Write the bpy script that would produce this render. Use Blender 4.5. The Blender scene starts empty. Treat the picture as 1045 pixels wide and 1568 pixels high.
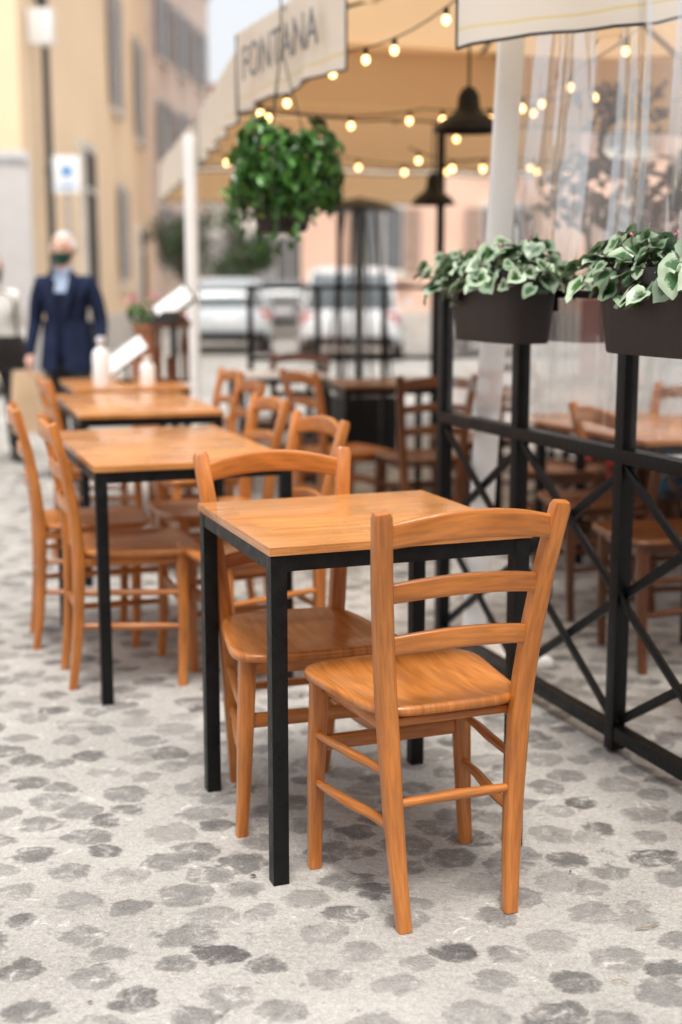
import bpy, bmesh, math, random
from mathutils import Vector, Matrix, noise
random.seed(7)
S=bpy.context.scene
R=math.radians
V=Vector
ANG=R(20.2)
E1=V((math.cos(ANG),math.sin(ANG),0)); E2=V((-math.sin(ANG),math.cos(ANG),0))
FD=(E2).copy()          # fence direction
FO=V((.765,3.497,0))    # fence origin
def FP(s,off=0,z=0): 
    p=FO+FD*s+E1*off; return V((p.x,p.y,z))

# ---------------------------------------------------------------- materials
def nm(name):
    m=bpy.data.materials.new(name); m.use_nodes=True
    nt=m.node_tree; b=nt.nodes['Principled BSDF']; return m,nt,b
def c4(c): return (c[0],c[1],c[2],1)
def mat(name,col,rough=.5,var=.12,scale=6,metal=0,bump=0,bscale=60,emit=None,es=0,coat=0,rvar=0,spec=None):
    m,nt,b=nm(name); N=nt.nodes; L=nt.links
    tc=N.new('ShaderNodeTexCoord'); no=N.new('ShaderNodeTexNoise'); no.inputs['Scale'].default_value=scale
    no.inputs['Detail'].default_value=3
    L.new(tc.outputs['Object'],no.inputs['Vector'])
    mx=N.new('ShaderNodeMix'); mx.data_type='RGBA'
    mr=N.new('ShaderNodeMapRange'); mr.inputs[1].default_value=.3; mr.inputs[2].default_value=.7
    L.new(no.outputs['Fac'],mr.inputs[0]); L.new(mr.outputs[0],mx.inputs[0])
    mx.inputs[6].default_value=c4([max(0,x*(1-var)) for x in col]); mx.inputs[7].default_value=c4([min(1,x*(1+var)) for x in col])
    L.new(mx.outputs[2],b.inputs['Base Color'])
    b.inputs['Roughness'].default_value=rough; b.inputs['Metallic'].default_value=metal
    if spec is not None: b.inputs['Specular IOR Level'].default_value=spec
    if coat: b.inputs['Coat Weight'].default_value=coat; b.inputs['Coat Roughness'].default_value=.15
    if rvar:
        m2=N.new('ShaderNodeMapRange'); m2.inputs[1].default_value=.3; m2.inputs[2].default_value=.7
        m2.inputs[3].default_value=rough-rvar; m2.inputs[4].default_value=rough+rvar
        L.new(no.outputs['Fac'],m2.inputs[0]); L.new(m2.outputs[0],b.inputs['Roughness'])
    if bump:
        n2=N.new('ShaderNodeTexNoise'); n2.inputs['Scale'].default_value=bscale; n2.inputs['Detail'].default_value=2
        L.new(tc.outputs['Object'],n2.inputs['Vector'])
        bp=N.new('ShaderNodeBump'); bp.inputs['Strength'].default_value=bump; bp.inputs['Distance'].default_value=.01
        L.new(n2.outputs['Fac'],bp.inputs['Height']); L.new(bp.outputs[0],b.inputs['Normal'])
    if emit:
        b.inputs['Emission Color'].default_value=c4(emit); b.inputs['Emission Strength'].default_value=es
        try: m.cycles.emission_sampling='NONE'
        except Exception: pass
    return m

def wood(name,c_dark,c_mid,c_light,rough=.32,planks=False,coat=.25):
    m,nt,b=nm(name); N=nt.nodes; L=nt.links
    uv=N.new('ShaderNodeUVMap'); mp=N.new('ShaderNodeMapping'); mp.inputs['Scale'].default_value=(2.2,30,1)
    oi=N.new('ShaderNodeObjectInfo'); ad=N.new('ShaderNodeVectorMath'); ad.operation='ADD'
    cb=N.new('ShaderNodeCombineXYZ'); mu=N.new('ShaderNodeMath'); mu.operation='MULTIPLY'; mu.inputs[1].default_value=17
    L.new(oi.outputs['Random'],mu.inputs[0]); L.new(mu.outputs[0],cb.inputs[2]); 
    L.new(uv.outputs[0],mp.inputs[0]); L.new(mp.outputs[0],ad.inputs[0]); L.new(cb.outputs[0],ad.inputs[1])
    n1=N.new('ShaderNodeTexNoise'); n1.inputs['Scale'].default_value=1.6; n1.inputs['Detail'].default_value=4; n1.inputs['Distortion'].default_value=.8
    L.new(ad.outputs[0],n1.inputs['Vector'])
    r=N.new('ShaderNodeValToRGB'); e=r.color_ramp.elements
    e[0].position=.28; e[0].color=c4(c_dark); e[1].position=.72; e[1].color=c4(c_light)
    k=e.new(.5); k.color=c4(c_mid)
    L.new(n1.outputs['Fac'],r.inputs[0])
    # fine pores
    mp2=N.new('ShaderNodeMapping'); mp2.inputs['Scale'].default_value=(14,340,1); L.new(uv.outputs[0],mp2.inputs[0])
    n2=N.new('ShaderNodeTexNoise'); n2.inputs['Scale'].default_value=1.; n2.inputs['Detail'].default_value=2
    L.new(mp2.outputs[0],n2.inputs['Vector'])
    mr=N.new('ShaderNodeMapRange'); mr.inputs[1].default_value=.3; mr.inputs[2].default_value=.62; mr.inputs[3].default_value=.76; mr.inputs[4].default_value=1.05
    L.new(n2.outputs['Fac'],mr.inputs[0])
    mx=N.new('ShaderNodeMix'); mx.data_type='RGBA'; mx.blend_type='MULTIPLY'; mx.inputs[0].default_value=1
    L.new(r.outputs[0],mx.inputs[6]); L.new(mr.outputs[0],mx.inputs[7])
    out=mx.outputs[2]
    if planks:
        br=N.new('ShaderNodeTexBrick'); br.inputs['Scale'].default_value=1; br.offset=.37
        br.inputs['Brick Width'].default_value=.55; br.inputs['Row Height'].default_value=.062; br.inputs['Mortar Size'].default_value=.0006
        br.inputs['Color1'].default_value=(.90,.90,.90,1); br.inputs['Color2'].default_value=(1.04,1.04,1.04,1); br.inputs['Mortar'].default_value=(.7,.65,.6,1)
        L.new(uv.outputs[0],br.inputs['Vector'])
        m3=N.new('ShaderNodeMix'); m3.data_type='RGBA'; m3.blend_type='MULTIPLY'; m3.inputs[0].default_value=1
        L.new(out,m3.inputs[6]); L.new(br.outputs['Color'],m3.inputs[7]); out=m3.outputs[2]
    # large blotches per object
    tc=N.new('ShaderNodeTexCoord'); n3=N.new('ShaderNodeTexNoise'); n3.inputs['Scale'].default_value=5; L.new(tc.outputs['Object'],n3.inputs['Vector'])
    mr3=N.new('ShaderNodeMapRange'); mr3.inputs[1].default_value=.3; mr3.inputs[2].default_value=.7; mr3.inputs[3].default_value=.78; mr3.inputs[4].default_value=1.12
    L.new(n3.outputs['Fac'],mr3.inputs[0])
    m4=N.new('ShaderNodeMix'); m4.data_type='RGBA'; m4.blend_type='MULTIPLY'; m4.inputs[0].default_value=1
    L.new(out,m4.inputs[6]); L.new(mr3.outputs[0],m4.inputs[7])
    L.new(m4.outputs[2],b.inputs['Base Color'])
    mr2=N.new('ShaderNodeMapRange'); mr2.inputs[3].default_value=rough-.12; mr2.inputs[4].default_value=rough+.14
    L.new(n3.outputs['Fac'],mr2.inputs[0]); L.new(mr2.outputs[0],b.inputs['Roughness'])
    b.inputs['Coat Weight'].default_value=coat; b.inputs['Coat Roughness'].default_value=.14
    bp=N.new('ShaderNodeBump'); bp.inputs['Strength'].default_value=.12; bp.inputs['Distance'].default_value=.002
    L.new(n2.outputs['Fac'],bp.inputs['Height']); L.new(bp.outputs[0],b.inputs['Normal'])
    return m

M_CH=wood('varnished_beech',(.37,.112,.018),(.51,.172,.031),(.62,.23,.05),coat=.3)
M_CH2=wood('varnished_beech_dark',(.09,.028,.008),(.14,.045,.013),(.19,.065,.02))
M_TT=wood('table_top_wood',(.50,.19,.047),(.61,.25,.07),(.69,.315,.10),rough=.28,planks=True,coat=.35)
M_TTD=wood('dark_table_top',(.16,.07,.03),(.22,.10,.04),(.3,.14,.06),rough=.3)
M_BLK=mat('black_steel',(.005,.0055,.006),.42,var=.4,scale=25,bump=.25,bscale=160,rvar=.1,spec=.25)
M_BLKF=mat('black_fence_paint',(.005,.006,.007),.42,var=.4,scale=12,bump=.2,bscale=90,rvar=.1,spec=.22)
M_POT=mat('planter_plastic',(.034,.030,.029),.6,var=.15,scale=5,bump=.1,bscale=40,spec=.3)
M_SOIL=mat('soil',(.03,.02,.014),.9,var=.4,scale=40,bump=.6)
M_WHITE=mat('white_painted_steel',(.90,.90,.89),.4,var=.03,scale=5)
M_WPL=mat('white_plastic',(.85,.85,.84),.35,var=.04)
M_PAPER=mat('paper',(.86,.85,.83),.6,var=.04)
M_GLASSD=mat('car_glass',(.10,.12,.13),.08,var=.1)
M_TYRE=mat('tyre',(.02,.02,.02),.8)
M_CARW=mat('car_paint_white',(.80,.81,.82),.25,var=.03,coat=.6)
M_CARS=mat('car_paint_silver',(.62,.67,.70),.28,var=.05,metal=.1,coat=.6)
M_CARD=mat('car_paint_dark',(.08,.09,.11),.25,var=.05,coat=.6)
M_RED=mat('red_lens',(.5,.02,.02),.2)
M_LENS=mat('clear_lens',(.7,.7,.68),.1)
M_TERR=mat('terracotta',(.45,.20,.11),.8,var=.2,bump=.3)
M_BULB=mat('bulb_glow',(1,.75,.4),.3,emit=(1,.58,.22),es=7)
M_WIRE=mat('cable',(.03,.025,.02),.6)
M_DARKIN=mat('dark_doorway',(.03,.028,.025),.7)

def fabric(name,col,trans=.45,tcol=None):
    m=bpy.data.materials.new(name); m.use_nodes=True; nt=m.node_tree; N=nt.nodes; L=nt.links
    N.remove(N['Principled BSDF']); o=N['Material Output']
    d=N.new('ShaderNodeBsdfDiffuse'); t=N.new('ShaderNodeBsdfTranslucent'); mx=N.new('ShaderNodeMixShader')
    tc=N.new('ShaderNodeTexCoord'); no=N.new('ShaderNodeTexNoise'); no.inputs['Scale'].default_value=2.5; no.inputs['Detail'].default_value=4
    L.new(tc.outputs['Object'],no.inputs['Vector'])
    c=N.new('ShaderNodeMix'); c.data_type='RGBA'; c.inputs[6].default_value=c4([x*.88 for x in col]); c.inputs[7].default_value=c4(col)
    L.new(no.outputs['Fac'],c.inputs[0]); L.new(c.outputs[2],d.inputs[0])
    t.inputs[0].default_value=c4(tcol or col); mx.inputs[0].default_value=trans
    L.new(d.outputs[0],mx.inputs[1]); L.new(t.outputs[0],mx.inputs[2]); L.new(mx.outputs[0],o.inputs[0])
    return m
M_CANV=fabric('canopy_canvas',(.76,.61,.44),.42,(.80,.54,.30))
M_VAL=fabric('valance_canvas',(.90,.88,.83),.45,(.88,.80,.64))
M_TRIM=mat('valance_trim',(.03,.03,.035),.7)
M_YEL=fabric('valance_stripe',(.82,.70,.42),.3)

def clearmat(name,gl=.1,df=.06,dcol=(.8,.8,.8),rough=.03,bump=0,vs=(1,1,1)):
    m=bpy.data.materials.new(name); m.use_nodes=True; nt=m.node_tree; N=nt.nodes; L=nt.links
    N.remove(N['Principled BSDF']); o=N['Material Output']
    t=N.new('ShaderNodeBsdfTransparent')
    g=N.new('ShaderNodeBsdfGlossy'); g.inputs['Roughness'].default_value=rough
    d=N.new('ShaderNodeBsdfDiffuse'); d.inputs[0].default_value=c4(dcol)
    tc=N.new('ShaderNodeTexCoord'); mp=N.new('ShaderNodeMapping'); mp.inputs['Scale'].default_value=vs
    no=N.new('ShaderNodeTexNoise'); no.inputs['Scale'].default_value=3; no.inputs['Detail'].default_value=3
    L.new(tc.outputs['Object'],mp.inputs[0]); L.new(mp.outputs[0],no.inputs['Vector'])
    m1=N.new('ShaderNodeMixShader'); mr=N.new('ShaderNodeMapRange'); mr.inputs[1].default_value=.35; mr.inputs[2].default_value=.75; mr.inputs[3].default_value=df*.3; mr.inputs[4].default_value=df*2.4
    L.new(no.outputs['Fac'],mr.inputs[0]); L.new(mr.outputs[0],m1.inputs[0])
    L.new(t.outputs[0],m1.inputs[1]); L.new(d.outputs[0],m1.inputs[2])
    lw=N.new('ShaderNodeLayerWeight'); lw.inputs[0].default_value=.35
    mm=N.new('ShaderNodeMath'); mm.operation='MULTIPLY_ADD'; mm.inputs[1].default_value=.5; mm.inputs[2].default_value=gl*.5
    L.new(lw.outputs['Fresnel'],mm.inputs[0])
    m2=N.new('ShaderNodeMixShader'); L.new(mm.outputs[0],m2.inputs[0]); L.new(m1.outputs[0],m2.inputs[1]); L.new(g.outputs[0],m2.inputs[2])
    if bump:
        bp=N.new('ShaderNodeBump'); bp.inputs['Strength'].default_value=bump; bp.inputs['Distance'].default_value=.05
        L.new(no.outputs['Fac'],bp.inputs['Height']); L.new(bp.outputs[0],g.inputs['Normal'])
    L.new(m2.outputs[0],o.inputs[0]); return m
M_GLASS=clearmat('fence_glass',.24,.06)
M_PVC=clearmat('clear_pvc',.12,.10,dcol=(.92,.86,.80),rough=.06,bump=.9,vs=(1.6,1.6,.35))

# ---------------------------------------------------------------- mesh builder
class MB:
    def __init__(s,mats): s.bm=bmesh.new(); s.uv=s.bm.loops.layers.uv.new('UVMap'); s.mats=mats
    def f(s,vs,mi=0,uvs=None,smooth=True):
        try: fc=s.bm.faces.new(vs)
        except ValueError: return None
        fc.material_index=mi; fc.smooth=smooth
        if uvs:
            for l,u in zip(fc.loops,uvs): l[s.uv].uv=u
        return fc
    def box(s,c,size,mi=0,rot=None,bev=0,grain=None):
        c=V(c); h=V(size)/2; loc=[]
        for x in(-1,1):
            for y in(-1,1):
                for z in(-1,1): loc.append(V((x*h.x,y*h.y,z*h.z)))
        rm=rot if rot else Matrix.Identity(3)
        vs=[s.bm.verts.new(c+rm@p) for p in loc]
        ax=grain if grain is not None else max(range(3),key=lambda i:size[i])
        fs=[]
        for idx,na in (((0,1,3,2),0),((4,6,7,5),0),((0,4,5,1),1),((2,3,7,6),1),((0,2,6,4),2),((1,5,7,3),2)):
            oth=[a for a in range(3) if a!=na]
            if ax in oth: ua=ax; va=[a for a in oth if a!=ax][0]
            else: ua,va=oth
            o=c.x*1.3+c.y*.7
            fs.append(s.f([vs[i] for i in idx],mi,[(loc[i][ua]+o,loc[i][va]+o*.3+na*.37) for i in idx],smooth=False))
        if bev:
            es=set(e for f in fs for e in f.edges)
            bmesh.ops.bevel(s.bm,geom=list(es),offset=bev,segments=2,profile=.7,affect='EDGES',clamp_overlap=True,material=mi)
    def sweep(s,pts,sizes,side,mi=0,n=12,p=4,uo=None):
        pts=[V(q) for q in pts]; side=V(side).normalized(); rings=[]; acc=0; us=[]
        if uo is None: uo=random.random()*5
        for i,q in enumerate(pts):
            t=(pts[min(i+1,len(pts)-1)]-pts[max(i-1,0)]).normalized()
            nn=t.cross(side).normalized(); sd=nn.cross(t).normalized()
            w,d=sizes[i] if isinstance(sizes,list) else sizes
            ring=[]
            for k in range(n):
                a=2*math.pi*(k+.5)/n; ca,sa=math.cos(a),math.sin(a)
                x=math.copysign(abs(ca)**(2/p),ca)*w/2; y=math.copysign(abs(sa)**(2/p),sa)*d/2
                ring.append(s.bm.verts.new(q+sd*x+nn*y))
            rings.append(ring)
            if i: acc+=(q-pts[i-1]).length
            us.append(acc)
        w0=(sizes[0] if isinstance(sizes,list) else sizes)
        per=2*(w0[0]+w0[1])
        for i in range(len(rings)-1):
            for k in range(n):
                k2=(k+1)%n
                s.f([rings[i][k],rings[i][k2],rings[i+1][k2],rings[i+1][k]],mi,
                    [(us[i]+uo,per*k/n+uo),(us[i]+uo,per*(k+1)/n+uo),(us[i+1]+uo,per*(k+1)/n+uo),(us[i+1]+uo,per*k/n+uo)])
        for ring,rev in ((rings[0],True),(rings[-1],False)):
            vs=ring[::-1] if rev else ring
            s.f(vs,mi,[(uo+v.co.x,uo+v.co.y) for v in vs],smooth=False)
    def tube(s,pts,r,mi=0,n=8):
        pts=[V(q) for q in pts]
        t=(pts[-1]-pts[0]); side=V((0,0,1)) if abs(t.normalized().z)<.9 else V((1,0,0))
        rr=r if isinstance(r,list) else [r]*len(pts)
        s.sweep(pts,[(2*a,2*a) for a in rr],side,mi,n=n,p=2)
    def lathe(s,prof,o,mi=0,n=24,sx=1,sy=1,cap=True):
        o=V(o); rings=[]
        for r,z in prof:
            rings.append([s.bm.verts.new(o+V((r*sx*math.cos(2*math.pi*k/n),r*sy*math.sin(2*math.pi*k/n),z))) for k in range(n)])
        for i in range(len(rings)-1):
            for k in range(n):
                k2=(k+1)%n; s.f([rings[i][k],rings[i][k2],rings[i+1][k2],rings[i+1][k]],mi,[(k/n,prof[i][1]),((k+1)/n,prof[i][1]),((k+1)/n,prof[i+1][1]),(k/n,prof[i+1][1])])
        if cap:
            s.f(rings[0][::-1],mi,smooth=False); s.f(rings[-1],mi,smooth=False)
    def poly(s,pts,mi=0):
        return s.f([s.bm.verts.new(V(p)) for p in pts],mi,[(p[0],p[1]) for p in pts],smooth=False)
    def ball(s,c,r,mi=0,n=10,m=7,sc=(1,1,1)):
        c=V(c); rings=[]
        for i in range(1,m):
            a=math.pi*i/m; rings.append([s.bm.verts.new(c+V((r*sc[0]*math.sin(a)*math.cos(2*math.pi*k/n),r*sc[1]*math.sin(a)*math.sin(2*math.pi*k/n),-r*sc[2]*math.cos(a)))) for k in range(n)])
        b=s.bm.verts.new(c-V((0,0,r*sc[2]))); t=s.bm.verts.new(c+V((0,0,r*sc[2])))
        for k in range(n):
            k2=(k+1)%n; s.f([b,rings[0][k2],rings[0][k]],mi); s.f([t,rings[-1][k],rings[-1][k2]],mi)
            for i in range(len(rings)-1): s.f([rings[i][k],rings[i][k2],rings[i+1][k2],rings[i+1][k]],mi)
    def mesh(s,name,ang=42,recalc=True):
        if recalc: bmesh.ops.recalc_face_normals(s.bm,faces=s.bm.faces[:])
        me=bpy.data.meshes.new(name); s.bm.to_mesh(me); s.bm.free()
        for m in s.mats: me.materials.append(m)
        try: me.set_sharp_from_angle(angle=R(ang))
        except Exception: pass
        return me
    def obj(s,name,loc=(0,0,0),rz=0,ang=42,recalc=True):
        return place(s.mesh(name,ang,recalc),name,loc,rz)
def place(me,name,loc=(0,0,0),rz=0):
    o=bpy.data.objects.new(name,me); S.collection.objects.link(o); o.location=loc; o.rotation_euler=(0,0,rz); return o
def rotz(a): return Matrix.Rotation(a,3,'Z')

# ---------------------------------------------------------------- ground
def ground():
    m,nt,b=nm('cobblestone_paving'); N=nt.nodes; L=nt.links
    def math_(op,a,b_=None,c=None):
        n=N.new('ShaderNodeMath'); n.operation=op
        for i,x in enumerate((a,b_,c)):
            if x is None: continue
            if isinstance(x,(int,float)): n.inputs[i].default_value=x
            else: L.new(x,n.inputs[i])
        return n.outputs[0]
    def ns(scale,det=5,ro=.6,vec=None,dist=0):
        n=N.new('ShaderNodeTexNoise'); n.inputs['Scale'].default_value=scale; n.inputs['Detail'].default_value=det; n.inputs['Roughness'].default_value=ro; n.inputs['Distortion'].default_value=dist
        L.new(vec or tc.outputs['Object'],n.inputs['Vector']); return n
    def mrg(x,a,b_,c=0,d=1,sm=False):
        n=N.new('ShaderNodeMapRange'); n.inputs[1].default_value=a; n.inputs[2].default_value=b_; n.inputs[3].default_value=c; n.inputs[4].default_value=d
        if sm: n.interpolation_type='SMOOTHSTEP'
        L.new(x,n.inputs[0]); return n.outputs[0]
    def mix(f,a,b_):
        n=N.new('ShaderNodeMix'); n.data_type='RGBA'; L.new(f,n.inputs[0])
        for i,x in((6,a),(7,b_)):
            if isinstance(x,tuple): n.inputs[i].default_value=c4(x)
            else: L.new(x,n.inputs[i])
        return n.outputs[2]
    tc=N.new('ShaderNodeTexCoord'); mp=N.new('ShaderNodeMapping'); mp.inputs['Rotation'].default_value=(0,0,R(33)); mp.inputs['Scale'].default_value=(7.7,8.6,1)
    L.new(tc.outputs['Object'],mp.inputs[0])
    nd=ns(1.5,3,.65,mp.outputs[0])
    sb=N.new('ShaderNodeVectorMath'); sb.operation='SUBTRACT'; sb.inputs[1].default_value=(.5,.5,.5)
    sc=N.new('ShaderNodeVectorMath'); sc.operation='SCALE'; sc.inputs['Scale'].default_value=.62
    ad=N.new('ShaderNodeVectorMath'); ad.operation='ADD'
    L.new(nd.outputs['Color'],sb.inputs[0]); L.new(sb.outputs[0],sc.inputs[0]); L.new(sc.outputs[0],ad.inputs[0]); L.new(mp.outputs[0],ad.inputs[1])
    vo=N.new('ShaderNodeTexVoronoi'); vo.voronoi_dimensions='2D'; vo.feature='F1'; vo.inputs['Scale'].default_value=1; vo.inputs['Randomness'].default_value=.64
    L.new(ad.outputs[0],vo.inputs['Vector'])
    sx=N.new('ShaderNodeSeparateColor'); L.new(vo.outputs['Color'],sx.inputs[0])
    ne=ns(34,4,.7); nf=ns(170,3,.75); nl=ns(.9,4,.62); nw=ns(17,5,.78,dist=.5); ng=ns(70,2,.8)
    thr=math_('MULTIPLY_ADD',sx.outputs[0],.19,.27)
    d2=math_('SUBTRACT',math_('MULTIPLY_ADD',ne.outputs['Fac'],.34,vo.outputs['Distance']),.17)
    diff=math_('SUBTRACT',thr,d2)
    mk=mrg(diff,-.04,.05,sm=True)
    st=mix(math_('ADD',math_('MULTIPLY',sx.outputs[1],.62),math_('ADD',math_('MULTIPLY_ADD',nf.outputs['Fac'],1.8,-.8),math_('MULTIPLY_ADD',nw.outputs['Fac'],1.3,-.6))),(.062,.060,.058),(.26,.25,.238))
    mo=mix(math_('ADD',math_('MULTIPLY_ADD',nl.outputs['Fac'],2.0,-.80),math_('ADD',math_('MULTIPLY_ADD',nf.outputs['Fac'],1.3,-.6),math_('MULTIPLY_ADD',ng.outputs['Fac'],1.3,-.45))),(.29,.274,.25),(.54,.52,.485))
    mo2=mix(mrg(nw.outputs['Fac'],.60,.68,0,.75),mo,(.68,.66,.63))
    mo2=mix(mrg(nw.outputs['Fac'],.42,.33,0,.6),mo2,(.16,.15,.137))
    rim=math_('MULTIPLY',mrg(diff,-.05,-.005,sm=True),math_('SUBTRACT',1,mrg(diff,-.005,.05,sm=True)))
    cov=mrg(sx.outputs[2],0,1,.40,1.0)
    patch=mrg(nw.outputs['Fac'],.62,.50,.30,1.0)
    full=math_('MULTIPLY',mk,math_('MULTIPLY',cov,patch))
    col=mix(full,mo2,st)
    col=mix(math_('MULTIPLY',rim,math_('MULTIPLY',cov,.28)),col,(.10,.09,.08))
    L.new(col,b.inputs['Base Color'])
    L.new(mrg(mk,0,1,.88,.60),b.inputs['Roughness'])
    hd=math_('MULTIPLY',mrg(diff,-.08,.16,sm=True),.38)
    hh=math_('ADD',math_('MULTIPLY',nf.outputs['Fac'],.28),math_('ADD',hd,math_('ADD',math_('MULTIPLY',nw.outputs['Fac'],.7),math_('MULTIPLY',ng.outputs['Fac'],.35))))
    bp=N.new('ShaderNodeBump'); bp.inputs['Strength'].default_value=.8; bp.inputs['Distance'].default_value=.013
    L.new(hh,bp.inputs['Height']); L.new(bp.outputs[0],b.inputs['Normal'])
    g=MB([m]); g.poly([(-300,-300,0),(300,-300,0),(300,300,0),(-300,300,0)]); return g.obj('ground')
ground()

# ---------------------------------------------------------------- chair
def chair_mesh(m,name):
    b=MB([m])
    def lerp(pts,z):
        for i in range(len(pts)-1):
            if pts[i][2]<=z<=pts[i+1][2]:
                t=(z-pts[i][2])/(pts[i+1][2]-pts[i][2]); return V(pts[i]).lerp(V(pts[i+1]),t)
        return V(pts[-1])
    base=[(.120,-.205,0),(.128,-.190,.12),(.136,-.180,.25),(.145,-.176,.40),(.152,-.178,.48),(.163,-.190,.60),(.176,-.212,.73),(.190,-.243,.857),(.191,-.246,.868)]
    sz=[(.030,.027),(.034,.030),(.038,.034),(.041,.038),(.041,.038),(.040,.035),(.040,.032),(.039,.029),(.031,.021)]
    for sgn in(-1,1):
        b.sweep([(sgn*x,y,z) for x,y,z in base],sz,(1,0,0),0,n=16,p=5)
    def slat(z,h,bow,arch,th=.017,hm=0):
        p=lerp(base,z); K=14; pts=[];ss=[]
        for i in range(K+1):
            t=-1+2*i/K
            pts.append((t*(p.x-.008),p.y-bow*(1-t*t),z+arch*(1-t*t))); ss.append((h+hm*(1-t*t),th))
        b.sweep(pts,ss,(0,0,1),0,n=12,p=6)
    slat(.817,.046,.030,.022,hm=.010); slat(.700,.038,.026,.016,hm=.003); slat(.591,.038,.024,.014,hm=.003)
    for sgn in(-1,1):
        b.sweep([(sgn*.188,.140,0),(sgn*.184,.146,.1),(sgn*.179,.150,.25),(sgn*.174,.150,.36),(sgn*.172,.15,.436)],[(.028,.028),(.031,.031),(.037,.036),(.039,.038),(.039,.038)],(1,0,0),0,n=14,p=4.5)
        for z,r in((.31,.0095),(.198,.0105)):
            pb=lerp(base,z+.012); 
            mid=(V((sgn*.181,.145,z))+V((sgn*pb.x,pb.y,z+.012)))/2
            b.tube([(sgn*.181,.145,z),(sgn*.172,.06,z+.004),mid,(sgn*(pb.x+.01),-.09,z+.010),(sgn*pb.x,pb.y,z+.012)],[r*.85,r*1.05,r*1.15,r*1.05,r*.85],0,n=10)
        b.sweep([(sgn*.160,.14,.419),(sgn*.140,-.17,.419)],(.030,.016),(0,0,1),0,n=8,p=6)
    pb=lerp(base,.262); b.tube([(-pb.x,pb.y,.262),(0,pb.y,.264),(pb.x,pb.y,.262)],[.009,.0115,.009],0,n=10)
    b.sweep([(-.178,.150,.285),(.178,.150,.285)],(.034,.016),(0,0,1),0,n=8,p=6)
    b.sweep([(-.165,.152,.415),(.165,.152,.415)],(.036,.016),(0,0,1),0,n=8,p=6)
    b.sweep([(-.146,-.150,.424),(.146,-.150,.424)],(.018,.016),(0,0,1),0,n=8,p=6)
    n=56; out=[]
    for k in range(n):
        a=2*math.pi*k/n; ca,sa=math.cos(a),math.sin(a); e=2/5.2
        x=math.copysign(abs(ca)**e,ca); y=math.copysign(abs(sa)**e,sa)
        yy=.010+y*.194+(.014*(1-x*x) if y>0 else 0)
        w=.163+(yy+.19)/.39*.058
        out.append(V((x*w,yy)))
    c=V((0,.01))
    lay=[(0,.0,0),(.15,0,0),(.3,0,0),(.45,0,0),(.6,0,0),(.74,0,0),(.86,0,0),(.95,0,0),(.985,-.002,0),(1,-.008,0),(1.0,-.015,0),(.985,-.020,0),(.9,-.0205,1),(0.0,-.0205,1)]
    prev=None
    def ztop(p,r):
        dish=.015*max(0,1-(r/.93)**3.2)
        return .458-dish+ (.004*max(0,-p.y/.19) )
    for r,dz,bt in lay:
        if r==0:
            z=(ztop(c,0) if not bt else .458)+dz; ring=[b.bm.verts.new((c.x,c.y,z))]
        else:
            ring=[]
            for q in out:
                p=c+(q-c)*r; z=(ztop(p,r) if not bt else .458)+dz
                ring.append(b.bm.verts.new((p.x,p.y,z)))
        if prev:
            for k in range(n):
                k2=(k+1)%n
                if len(prev)==1: vs=[prev[0],ring[k],ring[k2]]
                elif len(ring)==1: vs=[prev[k2],prev[k],ring[0]]
                else: vs=[prev[k],ring[k],ring[k2],prev[k2]]
                b.f(vs,0,[(v.co.y+.3,v.co.x+.2) for v in vs])
        prev=ring
    return b.mesh(name,50)
CH=chair_mesh(M_CH,'wooden_chair'); CHD=chair_mesh(M_CH2,'wooden_chair_dark')
def chair(x,y,deg,me=CH): 
    o=place(me,'wooden_chair',(x,y,0),R(deg)); return o
chair(.166,2.69,21); chair(-.10,3.115,198); chair(-.71,4.25,-72); chair(-.93,4.72,-74); chair(-1.15,6.15,-70)
chair(-.29,4.16,115); chair(-.50,4.94,111); chair(-.64,5.88,110); chair(-.79,6.63,110)
# inside terrace
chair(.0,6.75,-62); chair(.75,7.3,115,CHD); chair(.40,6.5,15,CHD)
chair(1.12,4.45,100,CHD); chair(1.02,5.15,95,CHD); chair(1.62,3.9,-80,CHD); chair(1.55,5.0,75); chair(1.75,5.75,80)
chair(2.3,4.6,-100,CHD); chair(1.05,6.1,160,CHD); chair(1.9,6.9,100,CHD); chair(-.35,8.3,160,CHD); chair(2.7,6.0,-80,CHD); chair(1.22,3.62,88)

# ---------------------------------------------------------------- tables
def table(A,W,Ln,name='wooden_table',top=M_TT,H=.75,deg=20.2):
    b=MB([top,M_BLK]); t=.019
    b.box((W/2,Ln/2,H-t/2),(W+.008,Ln+.008,t),0,bev=.002,grain=0)
    lg=.036; ah=.034; az=H-t-.001-ah/2
    for x in(lg/2,W-lg/2):
        for y in(lg/2,Ln-lg/2): b.box((x,y,(H-t-.002)/2),(lg,lg,H-t-.002),1,bev=.0025)
    for y in(.012,Ln-.012): b.box((W/2,y,az),(W-2*lg+.004,.02,ah),1)
    for x in(.012,W-.012): b.box((x,Ln/2,az),(.02,Ln-2*lg+.004,ah),1)
    return b.obj(name,(A[0],A[1],0),R(deg))
table((-.1457,2.655),.605,.605)
table((-.741,3.90),.62,1.05,deg=19)
table((-1.11,5.53),.62,1.15,deg=17)
table((-1.41,6.92),.62,.85,deg=17)
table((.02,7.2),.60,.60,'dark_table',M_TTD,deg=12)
table((-.62,8.0),.55,.55,'white_table',M_WHITE,deg=12)
table((1.25,4.6),.62,1.2,deg=19); table((1.1,6.0),.62,.9,deg=19); table((1.6,7.4),.7,.7,deg=19)

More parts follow.
